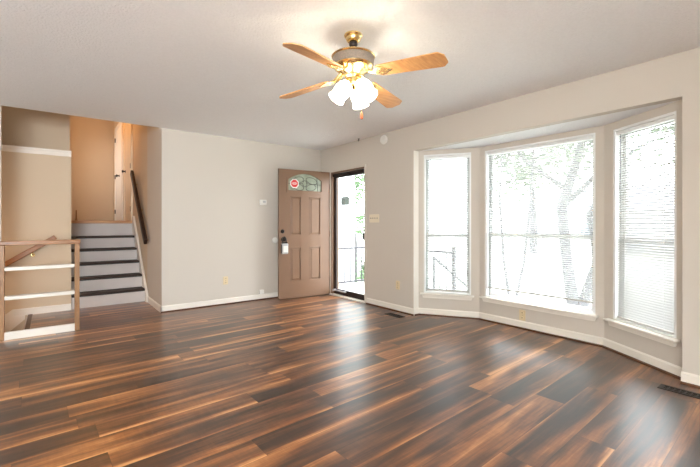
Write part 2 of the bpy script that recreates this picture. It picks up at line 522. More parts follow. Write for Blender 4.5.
def blind(label, loc, rz, s0, s1, ztop, zbot, tilt, pitch=0.0215, wand_s=None, wand_len=0.6, tail=()):
    Y = 0.030
    t = thing('window_blind', label, 'blind', loc, rz, 'white slatted blinds in the bay')
    MB().box(s0, s1, Y - 0.013, Y + 0.013, ztop - 0.03, ztop).build('headrail', 'vinyl', t, bevel=0.002)
    m = MB(); hw = 0.0125; z = ztop - 0.045
    ca, sa = math.cos(R(tilt)), math.sin(R(tilt))
    while z > zbot + 0.02:
        # three-strip curved slat with a real thickness
        pr = []
        for u, cz in ((-1, 0.0), (-0.35, 0.0018), (0.35, 0.0018), (1, 0.0)):
            yy, zz = u * hw, cz
            pr.append((Y + yy * ca - zz * sa, z + yy * sa + zz * ca))
        poly = pr + [(a, b - 0.0009) for a, b in reversed(pr)]
        m.prism(poly, s0 + 0.004, s1 - 0.004, 'x')
        z -= pitch
    m.build('slats', 'slat', t)
    MB().box(s0 + 0.003, s1 - 0.003, Y - 0.012, Y + 0.012, zbot, zbot + 0.016).build('bottom_rail', 'rail_grey', t, bevel=0.003)
    lc = MB()
    n = 2 if s1 - s0 < 0.8 else 3
    for i in range(n):
        x = s0 + 0.09 + (s1 - s0 - 0.18) * i / (n - 1)
        for yy in (Y - 0.0135, Y + 0.0135):
            lc.box(x - 0.0012, x + 0.0012, yy - 0.0008, yy + 0.0008, zbot + 0.01, ztop - 0.03)
    lc.build('ladder_cords', 'cord', t)
    if wand_s is not None:
        wd = MB(); wd.tube([(wand_s, Y - 0.022, ztop - 0.035), (wand_s, Y - 0.026, ztop - 0.035 - wand_len)], 0.0045, 6)
        wd.build('tilt_wand', 'gasket', t)
    return t


BAYS = [
    ('wall_bay_left', 'window_1', P1, P2, 0.072, 0.655, 0.285, 2.062, 1.02, (0.030, 0.692, 0.288), 0.0, 0.05),
    ('wall_bay_centre', 'window_2', P2, P3, 0.072, 1.275, 0.290, 2.060, 1.035, (0.028, 1.305, 0.293), 0.0, 0.0),
    ('wall_bay_right', 'window_3', P3, P4, 0.105, 0.718, 0.292, 2.045, 1.02, (0.045, 0.748, 0.290), 0.05, 0.02),
]
FR = []
for nm, wn_, A, B, s0, s1, z0, z1, zm, stool, e0, e1 in BAYS:
    loc, rz = bay(nm, A, B, s0, s1, z0, z1, e0, e1)
    window(wn_, loc, rz, s0, s1, z0, z1, zm, stool)
    FR.append((loc, rz, s0 + 0.024, s1 - 0.024, z0, z1 - 0.024))
l_, r_, a_, b_, z0_, z1_ = FR[0]
blind('narrow white slatted blind in the angled bay window nearest the front door', l_, r_, a_, b_, z1_, z0_ + 0.03, -26, wand_s=a_ + 0.06, wand_len=0.5)
l_, r_, a_, b_, z0_, z1_ = FR[1]
blind('wide white slatted blind over the middle bay window, its bottom rail above the sill', l_, r_, a_, b_, z1_, z0_ + 0.105, -22, wand_s=a_ + 0.055, wand_len=0.62)
l_, r_, a_, b_, z0_, z1_ = FR[2]
blind('narrow white slatted blind in the angled bay window by the floor register', l_, r_, a_, b_, z1_, z0_ + 0.02, 40, wand_s=a_ + 0.05, wand_len=0.5)

# ------------------------------------------------------------------ front door (open leaf), storm door, casing
YD0, YD1 = 4.34, 5.216
tr = struct('trim_front_door')
c = MB()
c.box(XW - 0.012, XW, YD0 - 0.03, YD0, 0, 2.055); c.box(XW - 0.012, XW, YD1, YD1 + 0.03, 0, 2.055)
c.box(XW - 0.012, XW, YD0, YD1, 2.025, 2.055)
c.build('casing', 'wall', tr)
c = MB()
c.box(XW, XW + 0.15, YD0, YD0 + 0.018, 0, 2.025)
c.build('jamb', 'trim', tr)
c = MB(); c.box(XW, XW + 0.15, YD1 - 0.018, YD1, 0, 2.025); c.box(XW, XW + 0.15, YD0 + 0.018, YD1 - 0.018, 2.007, 2.025)
c.build('jamb', 'door', tr)
c = MB(); c.box(XW - 0.03, XW + 0.17, YD0 - 0.01, YD1 + 0.01, -0.02, 0.018)
c.build('threshold', 'trim', tr, bevel=0.004)

sd = struct('door_2', (XW + 0.05, YD1 - 0.018, 0.018), R(-90))        # local x runs towards the camera along the wall, y outwards
WD = YD1 - YD0 - 0.036
m = MB()
m.box(0, 0.058, 0, 0.035, 0, 1.985); m.box(WD - 0.05, WD, 0, 0.035, 0, 1.985)
m.box(0.058, WD - 0.05, 0, 0.035, 1.915, 1.985); m.box(0.058, WD - 0.05, 0, 0.035, 0, 0.085)
m.build('storm_frame', 'bronze', sd, bevel=0.003)
MB().box(0.055, WD - 0.047, 0.014, 0.019, 0.08, 1.92).build('pane', 'glass', sd)
MB().tube([(0.06, -0.03, 0.065), (0.34, -0.03, 0.065)], 0.012, 10).box(0.03, 0.06, -0.045, 0, 0.05, 0.08).box(0.30, 0.34, -0.03, 0, 0.055, 0.075).build('closer', 'silver', sd)
MB().tube([(0.04, -0.03, 1.95), (0.40, -0.03, 1.95)], 0.013, 10).box(0.38, 0.42, -0.03, 0, 1.935, 1.965).box(0.02, 0.05, -0.04, 0, 1.93, 1.97).build('closer', 'bronze', sd)
MB().box(WD - 0.045, WD - 0.02, -0.045, 0, 0.92, 1.02).build('latch', 'black', sd, bevel=0.004)

# door leaf: local x from the free edge to the hinges, y away from the room's viewer
A, B = Vector((2.768, 5.33, 0)), Vector((3.655, 5.235, 0))
d = (B - A).normalized(); DW = (B - A).length
dl = struct('door_1', (A.x, A.y, 0.008), math.atan2(d.y, d.x))
DH, DT = 2.022, 0.045
panels = [(0.188, 0.375, 0.985, 1.600), (0.523, 0.722, 0.985, 1.600), (0.188, 0.375, 0.262, 0.800), (0.523, 0.722, 0.262, 0.800)]
fl = (0.150, 0.740, 1.690, 1.868, 1.968)     # fan-shaped light: x0 x1 z0 shoulder crown


def arch(x0, x1, z0, zs, zc, n=14):
    pts = [(x0, z0), (x1, z0)]
    for i in range(n + 1):
        u = 1 - 2 * i / n
        pts.append(((x0 + x1) / 2 + u * (x1 - x0) / 2, zs + (zc - zs) * (1 - u * u)))
    return pts


leaf = MB()
Z0 = 1.69
leaf.box(0, DW, 0, DT, 0, 0.262); leaf.box(0, 0.188, 0, DT, 0.262, 1.60); leaf.box(0.375, 0.523, 0, DT, 0.262, 1.60); leaf.box(0.722, DW, 0, DT, 0.262, 1.60)
for x0, x1 in ((0.188, 0.375), (0.523, 0.722)):
    leaf.box(x0, x1, 0, DT, 0.80, 0.985)
leaf.box(0, DW, 0, DT, 1.60, Z0); leaf.box(0, fl[0], 0, DT, Z0, DH); leaf.box(fl[1], DW, 0, DT, Z0, DH)
ar = arch(*fl)[2:]
leaf.prism([(fl[1], DH), (fl[0], DH)] + list(reversed(ar)), 0, DT, 'y')
leaf_o = leaf.build('leaf', 'door', dl)
for x0, x1, z0, z1 in panels:
    p = MB()
    p.box(x0, x1, 0.012, DT - 0.012, z0, z1)
    # raised centre with sloping shoulders
    bm = p.bm
    def frus(a, b, c_, e, y0, y1, ins):
        lo = [bm.verts.new(q) for q in ((a, y0, c_), (b, y0, c_), (b, y0, e), (a, y0, e))]
        hi = [bm.verts.new(q) for q in ((a + ins, y1, c_ + ins), (b - ins, y1, c_ + ins), (b - ins, y1, e - ins), (a + ins, y1, e - ins))]
        fs = [bm.faces.new(hi)] + [bm.faces.new([lo[i], lo[(i + 1) % 4], hi[(i + 1) % 4], hi[i]]) for i in range(4)]
        return fs
    fs = frus(x0 + 0.022, x1 - 0.022, z0 + 0.022, z1 - 0.022, 0.012, 0.002, 0.016)
    bmesh.ops.recalc_face_normals(bm, faces=bm.faces[:])
    p.build('door_panel', 'door', dl)
    # moulding round the panel
    q = MB(); k = 0.014
    q.box(x0, x1, -0.005, 0.014, z0, z0 + k); q.box(x0, x1, -0.005, 0.014, z1 - k, z1)
    q.box(x0, x0 + k, -0.005, 0.014, z0 + k, z1 - k); q.box(x1 - k, x1, -0.005, 0.014, z0 + k, z1 - k)
    q.build('panel_moulding', 'door', dl, bevel=0.004)
# fan light
gl = MB(); gl.prism(arch(*fl), 0.018, 0.024, 'y'); glo = gl.build('fan_light_pane', 'leadglass', dl)
mo = MB()
outer = arch(fl[0] - 0.028, fl[1] + 0.028, fl[2] - 0.028, fl[3] + 0.012, fl[4] + 0.03); inner = arch(fl[0] + 0.004, fl[1] - 0.004, fl[2] + 0.004, fl[3] - 0.003, fl[4] - 0.004)
k = len(outer)
for y0, y1 in ((-0.007, 0.0),):
    vo = [mo.bm.verts.new((p_[0], y0, p_[1])) for p_ in outer]; vi = [mo.bm.verts.new((p_[0], y0, p_[1])) for p_ in inner]
    wo = [mo.bm.verts.new((p_[0], y1, p_[1])) for p_ in outer]; wi = [mo.bm.verts.new((p_[0], 0.02, p_[1])) for p_ in inner]
    for i in range(k):
        j = (i + 1) % k
        mo.bm.faces.new([vo[i], vo[j], vi[j], vi[i]]); mo.bm.faces.new([vo[i], wo[i], wo[j], vo[j]]); mo.bm.faces.new([vi[i], vi[j], wi[j], wi[i]])
bmesh.ops.recalc_face_normals(mo.bm, faces=mo.bm.faces[:])
mo.build('fan_light_moulding', 'door', dl)
ld = MB()
cx, cz = (fl[0] + fl[1]) / 2 + 0.0, 1.80
def ell(x, z, a, b, n=20, rot=0):
    return [(x + a * math.cos(t) * math.cos(rot) - b * math.sin(t) * math.sin(rot), 0.0165, z + a * math.cos(t) * math.sin(rot) + b * math.sin(t) * math.cos(rot)) for t in [2 * PI * i / n for i in range(n + 1)]]
for args in ((cx - 0.12, 1.86, 0.10, 0.05, 20, 0.25), (cx + 0.12, 1.86, 0.10, 0.05, 20, -0.25), (cx - 0.11, 1.75, 0.09, 0.05, 20, -0.2), (cx + 0.11, 1.75, 0.09, 0.05, 20, 0.2), (cx, 1.81, 0.035, 0.05, 12, 0)):
    ld.tube(ell(*args), 0.0042, 6)
ld.tube([(fl[0], 0.0165, 1.80), (cx - 0.04, 0.0165, 1.81)], 0.0042, 6); ld.tube([(fl[1], 0.0165, 1.80), (cx + 0.04, 0.0165, 1.81)], 0.0042, 6)
ld.tube([(cx + 0.235, 0.0165, 1.69), (cx + 0.215, 0.0165, 1.91)], 0.0042, 6)
ld.build('lead_strips', 'lead', glo)
def octo(x, z, r, y0, y1):
    return MB().prism([(x + r * math.cos(R(22.5 + 45 * i)), z + r * math.sin(R(22.5 + 45 * i))) for i in range(8)], y0, y1, 'y')
stk = octo(0.263, 1.803, 0.078, 0.0085, 0.0105).build('sticker', 'white', glo)
octo(0.263, 1.803, 0.062, 0.0075, 0.0085).build('sticker_face', 'red', stk)
mk = MB()
for zz, ww in ((1.818, 0.034), (1.803, 0.044), (1.788, 0.03)):
    for i in range(4):
        x = 0.263 - ww + i * ww * 2 / 4
        mk.box(x, x + ww * 0.36, 0.0068, 0.0075, zz - 0.004, zz + 0.005)
mk.build('sticker_print', 'white', stk)
# lock and knob
def rotY(x, y, z):
    return Matrix.Translation((x, y, z)) @ Matrix.Rotation(R(90), 4, 'X')
MB().lathe([(0, 0), (0.031, 0), (0.031, 0.008), (0.024, 0.018), (0, 0.02)], 20, rotY(0.058, 0.0, 1.05)).box(0.054, 0.062, -0.036, -0.018, 1.032, 1.068).build('deadbolt', 'black', dl, smooth=True)
MB().lathe([(0, 0), (0.034, 0), (0.034, 0.006), (0.014, 0.016), (0.014, 0.034), (0.030, 0.044), (0.032, 0.060), (0.024, 0.070), (0, 0.072)], 24, rotY(0.066, 0.0, 0.925)).build('knob', 'black', dl, smooth=True)
hg = MB()
for z in (0.25, 1.0, 1.78):
    hg.tube([(DW + 0.004, -0.004, z - 0.045), (DW + 0.004, -0.004, z + 0.045)], 0.006, 8)
hg.build('hinges', 'bronze', dl)
# lockbox hanging on the knob
dm = Matrix.Translation(dl.location) @ Matrix.Rotation(dl.rotation_euler.z, 4, 'Z')
lp = dm @ Vector((0.078, -0.045, 0.70))
lb = thing('lockbox', 'grey and black key lockbox hanging from the front door knob', 'lockbox', lp, dl.rotation_euler.z)
MB().box(-0.052, 0.052, -0.022, 0.026, 0, 0.165).build('body', 'silver', lb, bevel=0.016, segs=3)
MB().box(-0.036, 0.036, -0.030, -0.022, 0.03, 0.125).build('cover', 'white', lb, bevel=0.006)
MB().box(-0.045, -0.056, -0.01, 0.018, 0.01, 0.15).build('bumper', 'black', lb)
MB().tube([(-0.032, 0.008, 0.16), (-0.032, 0.008, 0.235), (-0.02, 0.008, 0.258), (0.0, 0.008, 0.263), (0.006, 0.008, 0.258), (0.024, 0.008, 0.235), (0.024, 0.008, 0.16)], 0.009, 8).box(-0.045, 0.038, -0.012, 0.02, 0.158, 0.185).build('shackle', 'black', lb)
# wall bumper behind the door
wb = thing('door_bumper', 'round clear bumper disc on the back wall behind the open door edge', 'door bumper', (2.793, YB, 0.915))
MB().lathe([(0, 0), (0.048, 0), (0.048, 0.008), (0.040, 0.016), (0, 0.018)], 24, Matrix.Rotation(R(90), 4, 'X')).build('disc', 'white', wb, smooth=True)

# ------------------------------------------------------------------ small things on the walls
def plate(name, label, cat, loc, rz, w, h, group=None, m='ivory'):
    t = thing(name, label, cat, loc, rz, group)
    MB().box(-w / 2, w / 2, -0.006, 0, -h / 2, h / 2).build('plate', m, t, bevel=0.003)
    return t


def outlet(label, loc, rz):
    t = plate('wall_outlet', label, 'outlet', loc, rz, 0.072, 0.117, 'ivory wall outlets')
    for dz in (-0.028, 0.028):
        rc = MB().prism([(0.017 * math.cos(2 * PI * i / 16), dz + max(-0.013, min(0.013, 0.017 * math.sin(2 * PI * i / 16)))) for i in range(16)], -0.009, -0.006, 'y').build('receptacle', 'ivory', t)
        MB().box(-0.008, -0.005, -0.0095, -0.009, dz - 0.003, dz + 0.008).box(0.005, 0.008, -0.0095, -0.009, dz - 0.003, dz + 0.008).box(-0.002, 0.002, -0.0095, -0.009, dz - 0.010, dz - 0.006).build('slots', 'slot', rc)
    MB().lathe([(0, 0), (0.003, 0), (0, 0.001)], 8, rotY(0, -0.006, 0)).build('screw', 'slot', t)
    return t


outlet('ivory outlet low on the back wall between stairs and front door', (2.003, YB, 0.348), 0)
outlet('ivory outlet low on the wall between front door and bay', (XW, 3.655, 0.352), R(-90))
cw = Vector(P2); dd = (Vector(P3) - cw).normalized(); cp = cw + dd * 0.545
outlet('ivory outlet under the middle bay window, just above the baseboard', (cp.x, cp.y, 0.152), R(-90))
sw = plate('light_switch', 'ivory four-toggle switch plate beside the front door opening', 'light switch', (XW, 4.13, 1.251), R(-90), 0.21, 0.117, m='ivory_light')
for i in range(4):
    x = -0.069 + 0.046 * i
    MB().box(x - 0.005, x + 0.005, -0.016, -0.006, -0.002, 0.012).build('toggle', 'slot', sw, bevel=0.002)
th = thing('thermostat', 'small white thermostat at eye height on the back wall', 'thermostat', (2.584, YB, 1.505))
MB().box(-0.06, 0.06, -0.026, 0, -0.042, 0.042).build('case', 'white', th, bevel=0.006)
MB().box(-0.005, 0.04, -0.0275, -0.026, -0.006, 0.026).build('display', 'silver', th)
pl = thing('plug_in_box', 'small white box just above the baseboard beside the open door', 'wall box', (2.560, YB, 0.125))
MB().box(-0.038, 0.038, -0.032, 0, -0.034, 0.034).build('case', 'white', pl, bevel=0.008)
ch = thing('smoke_alarm', 'round white disc alarm high on the wall right of the front door', 'smoke alarm', (XW, 3.919, 2.345), R(-90))
MB().lathe([(0, 0), (0.062, 0), (0.064, 0.012), (0.056, 0.032), (0, 0.036)], 32, Matrix.Rotation(R(90), 4, 'X')).build('case', 'white', ch, smooth=True)
hk = thing('ceiling_hook', 'tiny dark hook in the ceiling edge above the front door', 'hook', (XW - 0.055, 4.42, H))
MB().tube([(0, 0, 0.0), (0, 0, -0.012), (0.010, 0, -0.020), (0.004, 0, -0.032), (-0.008, 0, -0.030), (-0.011, 0, -0.022)], 0.006, 8).lathe([(0, 0), (0.018, 0), (0.012, -0.006), (0, -0.007)], 14).build('hook_body', 'black', hk)

# ------------------------------------------------------------------ floor registers
def register(label, x, y0, y1):
    L = y1 - y0
    t = thing('floor_register', label, 'floor vent', (x, y0, 0.0), 0, 'bronze floor registers')
    m = MB(); wdt = 0.10
    m.box(0, wdt, 0, 0.022, 0, 0.006); m.box(0, wdt, L - 0.022, L, 0, 0.006); m.box(0, 0.02, 0.022, L - 0.022, 0, 0.006); m.box(wdt - 0.02, wdt, 0.022, L - 0.022, 0, 0.006)
    m.build('frame', 'vent', t, bevel=0.002)
    g = MB(); n = max(4, int((L - 0.044) / 0.03))
    for i in range(n + 1):
        y = 0.022 + (L - 0.044) * i / n
        g.box(0.02, wdt - 0.02, y - 0.003, y + 0.003, 0.0005, 0.004)
        if i < n:
            yc = y + (L - 0.044) / n / 2
            g.tube([(wdt / 2 + 0.018 * math.cos(a), yc + 0.010 * math.sin(a), 0.003) for a in [2 * PI * k / 10 for k in range(11)]], 0.0022, 6)
            g.bar((0.022, y, 0.003), (wdt - 0.022, y + (L - 0.044) / n, 0.003), 0.003, 0.003)
    g.build('grille', 'vent', t)
    MB().box(0.015, wdt - 0.015, 0.018, L - 0.018, 0.0001, 0.0006).build('duct_opening', 'pit', t)


register('dark metal floor register in front of the wall between door and bay', 3.42, 3.375, 3.655)
register('dark metal floor register at the near end of the bay', 3.42, 0.49, 0.81)

# ------------------------------------------------------------------ staircase up
st = thing('staircase', 'straight stair with pale risers and dark wooden treads beside the stairwell wall', 'stairs', (0.221, YS, 0))
SW = XS - 0.031 - 0.221
RISE, RUN = 0.195, 0.229
tops = [RISE * (i + 1) for i in range(5)] + [ZL]
prev = 0.0
for i in range(6):
    y = RUN * i
    MB().box(0, SW, y, y + 0.018, prev, tops[i] - (0.035 if i < 5 else 0.045)).build('riser', 'riser', st)
    if i < 5:
        MB().box(0, SW, y - 0.028, y + RUN + 0.012, tops[i] - 0.035, tops[i]).build('tread', 'tread', st, bevel=0.008)
    prev = tops[i]
MB().box(0, SW, 5 * RUN - 0.025, 5 * RUN + 0.06, ZL - 0.045, ZL + 0.004).build('landing_nosing', 'oak', st, bevel=0.008)
k = MB()
k.prism([(-0.12, 0), (-0.12, 0.088), (-0.055, 0.155), (5 * RUN - 0.06, ZL + 0.085), (5 * RUN + 0.04, ZL + 0.085), (5 * RUN + 0.04, ZL - 0.2), (0.06, 0)], SW, SW + 0.030, 'x')
k.build('skirt_board', 'trim', st)

hr = thing('handrail', 'dark wooden handrail sloping up the right wall of the stairs', 'handrail', (1.092, 6.27, 0.0))
MB().bar((0, 0, 0.905), (0, 1.24, 2.06), 0.045, 0.095).build('rail', 'darkrail', hr, bevel=0.008)
for s in (0.12, 0.62, 1.1):
    MB().tube([(0.0, s, 0.905 + s * 0.931 - 0.05), (0.03, s, 0.905 + s * 0.931 - 0.085), (0.0637, s, 0.905 + s * 0.931 - 0.085)], 0.008, 8).build('bracket', 'brass', hr)

# lower flight going down behind the guard rail
ds = thing('lower_staircase', 'lower flight of stairs descending behind the white and brown guard railing', 'stairs', (-0.237, 5.58, 0))
for i in range(7):
    z = -0.2 * (i + 1)
    MB().box(-0.25 * (i + 1), -0.25 * i, 0.0, 0.868, z - 0.03, z).build('tread', 'tread', ds)
    MB().box(-0.25 * i - 0.018, -0.25 * i, 0.0, 0.868, z, z + 0.17).build('riser', 'riser', ds)
MB().prism([(-0.143, 0.0), (-0.143, 0.088), (-0.15, 0.088), (-2.0, -1.40), (-2.0, -1.65), (-0.25, -0.25), (-0.03, -0.05), (-0.03, 0.0)], 0.853, 0.875, 'y').build('skirt_board', 'trim', ds)

lh = thing('handrail', 'reddish brown handrail on the stairwell wall behind the guard railing', 'handrail', (0.045, 6.395, 1.0))
MB().bar((0, 0, 0), (-1.15, 0, -0.767), 0.04, 0.062, (0, 0, 1)).build('rail', 'handrail', lh, bevel=0.008)
for x in (-0.235, -0.95):
    MB().tube([(x, 0, 0.667 * x - 0.03), (x, 0.02, 0.667 * x - 0.07), (x, 0.065, 0.667 * x - 0.075)], 0.009, 8).lathe([(0, 0), (0.024, 0), (0.018, 0.008), (0, 0.01)], 14, Matrix.Translation((x, 0.065, 0.667 * x - 0.075)) @ Matrix.Rotation(R(90), 4, 'X')).build('bracket', 'brass', lh)

# guard railing round the stairwell
gr = thing('guard_railing', 'low guard railing with brown posts and white rails at the stairwell', 'railing', (0, 5.19, 0))
for x in (0.225, -0.395):
    MB().box(x - 0.022, x + 0.022, -0.02, 0.07, 0, 0.955).build('post', 'railwood', gr, bevel=0.003)
MB().box(-0.44, 0.255, -0.03, 0.08, 0.955, 1.0).build('top_rail', 'handrail', gr, bevel=0.006)
for z in (0.697, 0.402):
    MB().box(-0.373, 0.203, -0.012, 0.075, z, z + 0.036).build('rail', 'trim', gr, bevel=0.003)
MB().box(-0.373, 0.203, -0.014, 0.022, 0, 0.078).build('bottom_rail', 'trim', gr, bevel=0.003)

# ------------------------------------------------------------------ upper hall doors
def hall_door(name, y0, y1, leaf_mat, case_mat, knob_y, hinge_y, xo=0.0):
    r = struct(name)
    zt = ZL + 2.03
    MB().box(XS - 0.006 + xo, XS + 0.006, y0, y1, ZL + 0.006, zt).build('leaf', leaf_mat, r)
    c_ = MB()
    for a, b in ((y0 - 0.065, y0 - 0.002), (y1 + 0.002, y1 + 0.065)):
        c_.box(XS - 0.022, XS + 0.006, a, b, ZL, zt + 0.065)
    c_.box(XS - 0.022, XS + 0.006, y0 - 0.002, y1 + 0.002, zt + 0.002, zt + 0.065)
    c_.build('casing', case_mat, r)
    hb = MB()
    for z in (0.22, 1.0, 1.82):
        hb.tube([(XS - 0.018, hinge_y, ZL + z - 0.045), (XS - 0.018, hinge_y, ZL + z + 0.045)], 0.010, 8)
    hb.build('hinges', 'bronze', r)
    MB().lathe([(0, 0), (0.028, 0), (0.012, 0.012), (0.012, 0.03), (0.028, 0.042), (0.024, 0.062), (0, 0.064)], 16, Matrix.Translation((XS - 0.006 + xo, knob_y, ZL + 0.97)) @ Matrix.Rotation(R(-90), 4, 'Y')).build('knob', 'black', r, smooth=True)


hall_door('door_3', 7.90, 8.66, 'cream', 'cream', 8.60, 7.905)
hall_door('door_4', 9.05, 10.05, 'knob_white', 'trim', 9.45, 10.04)
sp = thing('newel_stub', 'thin brown post stub standing at the left end of the top step', 'post', (0.36, 8.6, ZL))
MB().tube([(0, 0, 0), (0, 0, 0.05), (0, 0, 0.20)], [0.022, 0.012, 0.010], 8).build('stem', 'railwood', sp)

# ------------------------------------------------------------------ ceiling fan
fan = thing('ceiling_fan', 'brass ceiling fan with four light oak blades and lit glass shades', 'ceiling fan', (1.596, 2.011, H))
MB().lathe([(0, 0), (0.060, 0), (0.062, -0.008), (0.056, -0.018), (0.050, -0.022), (0.047, -0.038), (0.036, -0.048), (0.026, -0.050), (0, -0.050)], 32).build('canopy', 'brass', fan, smooth=True)
MB().lathe([(0.012, -0.08), (0.012, -0.120), (0.03, -0.128)], 24).build('downrod', 'brass', fan, smooth=True)
MB().lathe([(0.018, -0.049), (0.027, -0.056), (0.029, -0.066), (0.024, -0.078), (0.012, -0.086)], 24).build('hanger_ball', 'bronze', fan, smooth=True)
hs = MB().lathe([(0, -0.118), (0.05, -0.120), (0.11, -0.130), (0.142, -0.143), (0.147, -0.150), (0.142, -0.156), (0.130, -0.158)], 48).build('motor_housing', 'brass', fan, smooth=True)
MB().lathe([(0.136, -0.155), (0.140, -0.160), (0.138, -0.200), (0.131, -0.212)], 64).build('perforated_band', 'mesh', hs, smooth=True)
MB().lathe([(0.120, -0.206), (0.134, -0.211), (0.128, -0.224), (0.108, -0.238), (0.085, -0.248), (0.062, -0.262), (0.055, -0.27), (0, -0.27)], 48).build('lower_bowl', 'brass', hs, smooth=True)
A0 = R(18.83)
for i in range(4):
    a = A0 + i * PI / 2
    m4 = Matrix.Rotation(a, 4, 'Z') @ Matrix.Translation((0.0, 0, -0.266)) @ Matrix.Rotation(R(3.8), 4, 'Y') @ Matrix.Rotation(R(-13), 4, 'X')
    b = MB()
    b.prism([(0.190, -0.048), (0.21, -0.056), (0.60, -0.070), (0.612, -0.068), (0.641, -0.038), (0.643, -0.030), (0.643, 0.030), (0.641, 0.038), (0.612, 0.068), (0.60, 0.070), (0.21, 0.056), (0.190, 0.048)], -0.004, 0.004, 'z', m4)
    bo = b.build('blade', 'blade', fan, bevel=0.002)
    ir = MB()
    ir.prism([(0.155, -0.012), (0.185, -0.034), (0.205, -0.046), (0.235, -0.040), (0.255, -0.022), (0.285, -0.010), (0.296, 0), (0.285, 0.010), (0.255, 0.022), (0.235, 0.040), (0.205, 0.046), (0.185, 0.034), (0.155, 0.012)], -0.010, -0.0045, 'z', m4)
    for yy in (-0.024, 0.024, 0):
        ir.lathe([(0, -0.013), (0.006, -0.012), (0.007, -0.009)], 10, m4 @ Matrix.Translation((0.215 if yy else 0.255, yy, 0)))
    rm = Matrix.Rotation(a, 4, 'Z')
    ir.tube([rm @ Vector(p_) for p_ in ((0.085, -0.012, -0.236), (0.115, -0.016, -0.262), (0.145, -0.014, -0.276), (0.172, -0.010, -0.282))], [0.010, 0.009, 0.008, 0.007], 8)
    ir.tube([rm @ Vector(p_) for p_ in ((0.085, 0.012, -0.236), (0.115, 0.016, -0.262), (0.145, 0.014, -0.276), (0.172, 0.010, -0.282))], [0.010, 0.009, 0.008, 0.007], 8)
    ir.build('blade_iron', 'brass', bo, smooth=True)
lk = MB().lathe([(0.0, -0.265), (0.056, -0.268), (0.058, -0.282), (0.046, -0.292), (0.046, -0.318), (0.054, -0.326), (0.052, -0.345), (0.034, -0.362), (0.016, -0.372), (0.012, -0.392), (0.016, -0.398), (0.010, -0.412), (0, -0.414)], 32).build('light_kit', 'brass', fan, smooth=True)
CAMR = -37.94
for ang, rr in ((200, 0.030), (-42, 0.052), (66, 0.046)):
    a = R(ang + CAMR)
    m4 = Matrix.Rotation(a, 4, 'Z') @ Matrix.Translation((rr, 0, -0.318)) @ Matrix.Rotation(R(180 - 36), 4, 'Y')
    ar_ = MB().tube([Matrix.Rotation(a, 4, 'Z') @ Vector(p_) for p_ in ((0.030, 0, -0.325), (0.04, 0, -0.316), (0.05, 0, -0.322))], 0.010, 8)
    ar_.lathe([(0.0, -0.012), (0.026, -0.010), (0.030, 0.0), (0.028, 0.016)], 20, m4)
    arm = ar_.build('lamp_arm', 'brass', lk, smooth=True)
    sh = MB().lathe([(q_[0] * 0.95, q_[1] * 1.12) for q_ in [(0.024, 0.008), (0.034, 0.016), (0.048, 0.034), (0.056, 0.058), (0.057, 0.080), (0.053, 0.100), (0.052, 0.116), (0.056, 0.130), (0.060, 0.136), (0.057, 0.134), (0.049, 0.116), (0.050, 0.100), (0.053, 0.080), (0.050, 0.056), (0.040, 0.034), (0.024, 0.014)]], 32, m4)
    sh.build('lamp_shade', 'shade', fan, smooth=True)
    b = MB().lathe([(0, 0.015), (0.012, 0.02), (0.014, 0.05), (0.024, 0.075), (0.020, 0.095), (0, 0.104)], 16, m4)
    b.build('bulb', 'shade', fan, smooth=True)
chn = MB().tube([(0.03, -0.045, -0.345), (0.034, -0.047, -0.36), (0.034, -0.047, -0.522)], 0.0018, 6)
cho = chn.build('pull_chain', 'brass', fan)
MB().lathe([(0, -0.520), (0.006, -0.524), (0.010, -0.545), (0.009, -0.566), (0, -0.570)], 14, Matrix.Translation((0.034, -0.047, 0))).build('pull_fob', 'fob', cho, smooth=True)

# ------------------------------------------------------------------ outdoors
GZ = -0.85
S_(MB().box(3.4, 60, -40, 60, GZ - 0.3, GZ).build('ground', 'ground'))
S_(MB().box(17, 24, -40, 60, GZ, GZ + 0.02).build('street', 'street'))
pf = MB().box(3.80, 5.46, 3.75, 6.3, -0.16, -0.07).build('porch_floor', 'deck'); pf['kind'] = 'structure'
S_(MB().box(3.83, 5.40, 3.8, 6.3, GZ, -0.16).build('porch_base', 'siding'))
# siding of the projecting wing
s = MB()
s.box(3.80, 4.98, 6.32, 6.5, GZ, 3.4)
z = GZ
while z < 3.3:
    s.prism([(6.305, z), (6.32, z + 0.16), (6.32, z)], 3.80, 4.96, 'x'); z += 0.16
s.box(4.95, 5.02, 6.28, 6.5, GZ, 3.4)
S_(s.build('wall_wing', 'siding'))
ln = thing('wall_lantern', 'small grey metal lantern on the white siding outside the front door', 'lantern', (4.735, 6.28, 1.56))
MB().box(-0.06, 0.06, -0.11, 0.0, 0, 0.12).build('body', 'lantern', ln, bevel=0.008)
MB().prism([(-0.07, 0.12), (0.07, 0.12), (0.02, 0.17), (-0.02, 0.17)], -0.12, 0.01, 'y').build('cap', 'lantern', ln)
# porch railing
pr = thing('porch_railing', 'thin grey metal railing round the porch outside the front door', 'railing', (5.40, 4.05, -0.07))
for x, y, hgt in ((0, 0, 0.86), (0, 2.1, 0.86), (0, 0.62, 1.0)):
    MB().box(x - 0.025, x + 0.025, y - 0.025, y + 0.025, 0, hgt).build('post', 'iron', pr)
MB().bar((0, 0, 0.75), (0, 2.1, 0.75), 0.04, 0.035).bar((0, 2.1, 0.75), (-1.5, 2.1, 0.75), 0.04, 0.035).build('top_rail', 'iron', pr)
MB().bar((0, 0, 0.07), (0, 2.1, 0.07), 0.03, 0.03).bar((0, 2.1, 0.07), (-1.5, 2.1, 0.07), 0.03, 0.03).build('bottom_rail', 'iron', pr)
for i in range(1, 14):
    y = 2.1 * i / 14
    MB().box(-0.008, 0.008, y - 0.008, y + 0.008, 0.07, 0.75).build('baluster', 'iron', pr)
for i in range(1, 10):
    x = -1.5 * i / 10
    MB().box(x - 0.008, x + 0.008, 2.092, 2.108, 0.07, 0.75).build('baluster', 'iron', pr)
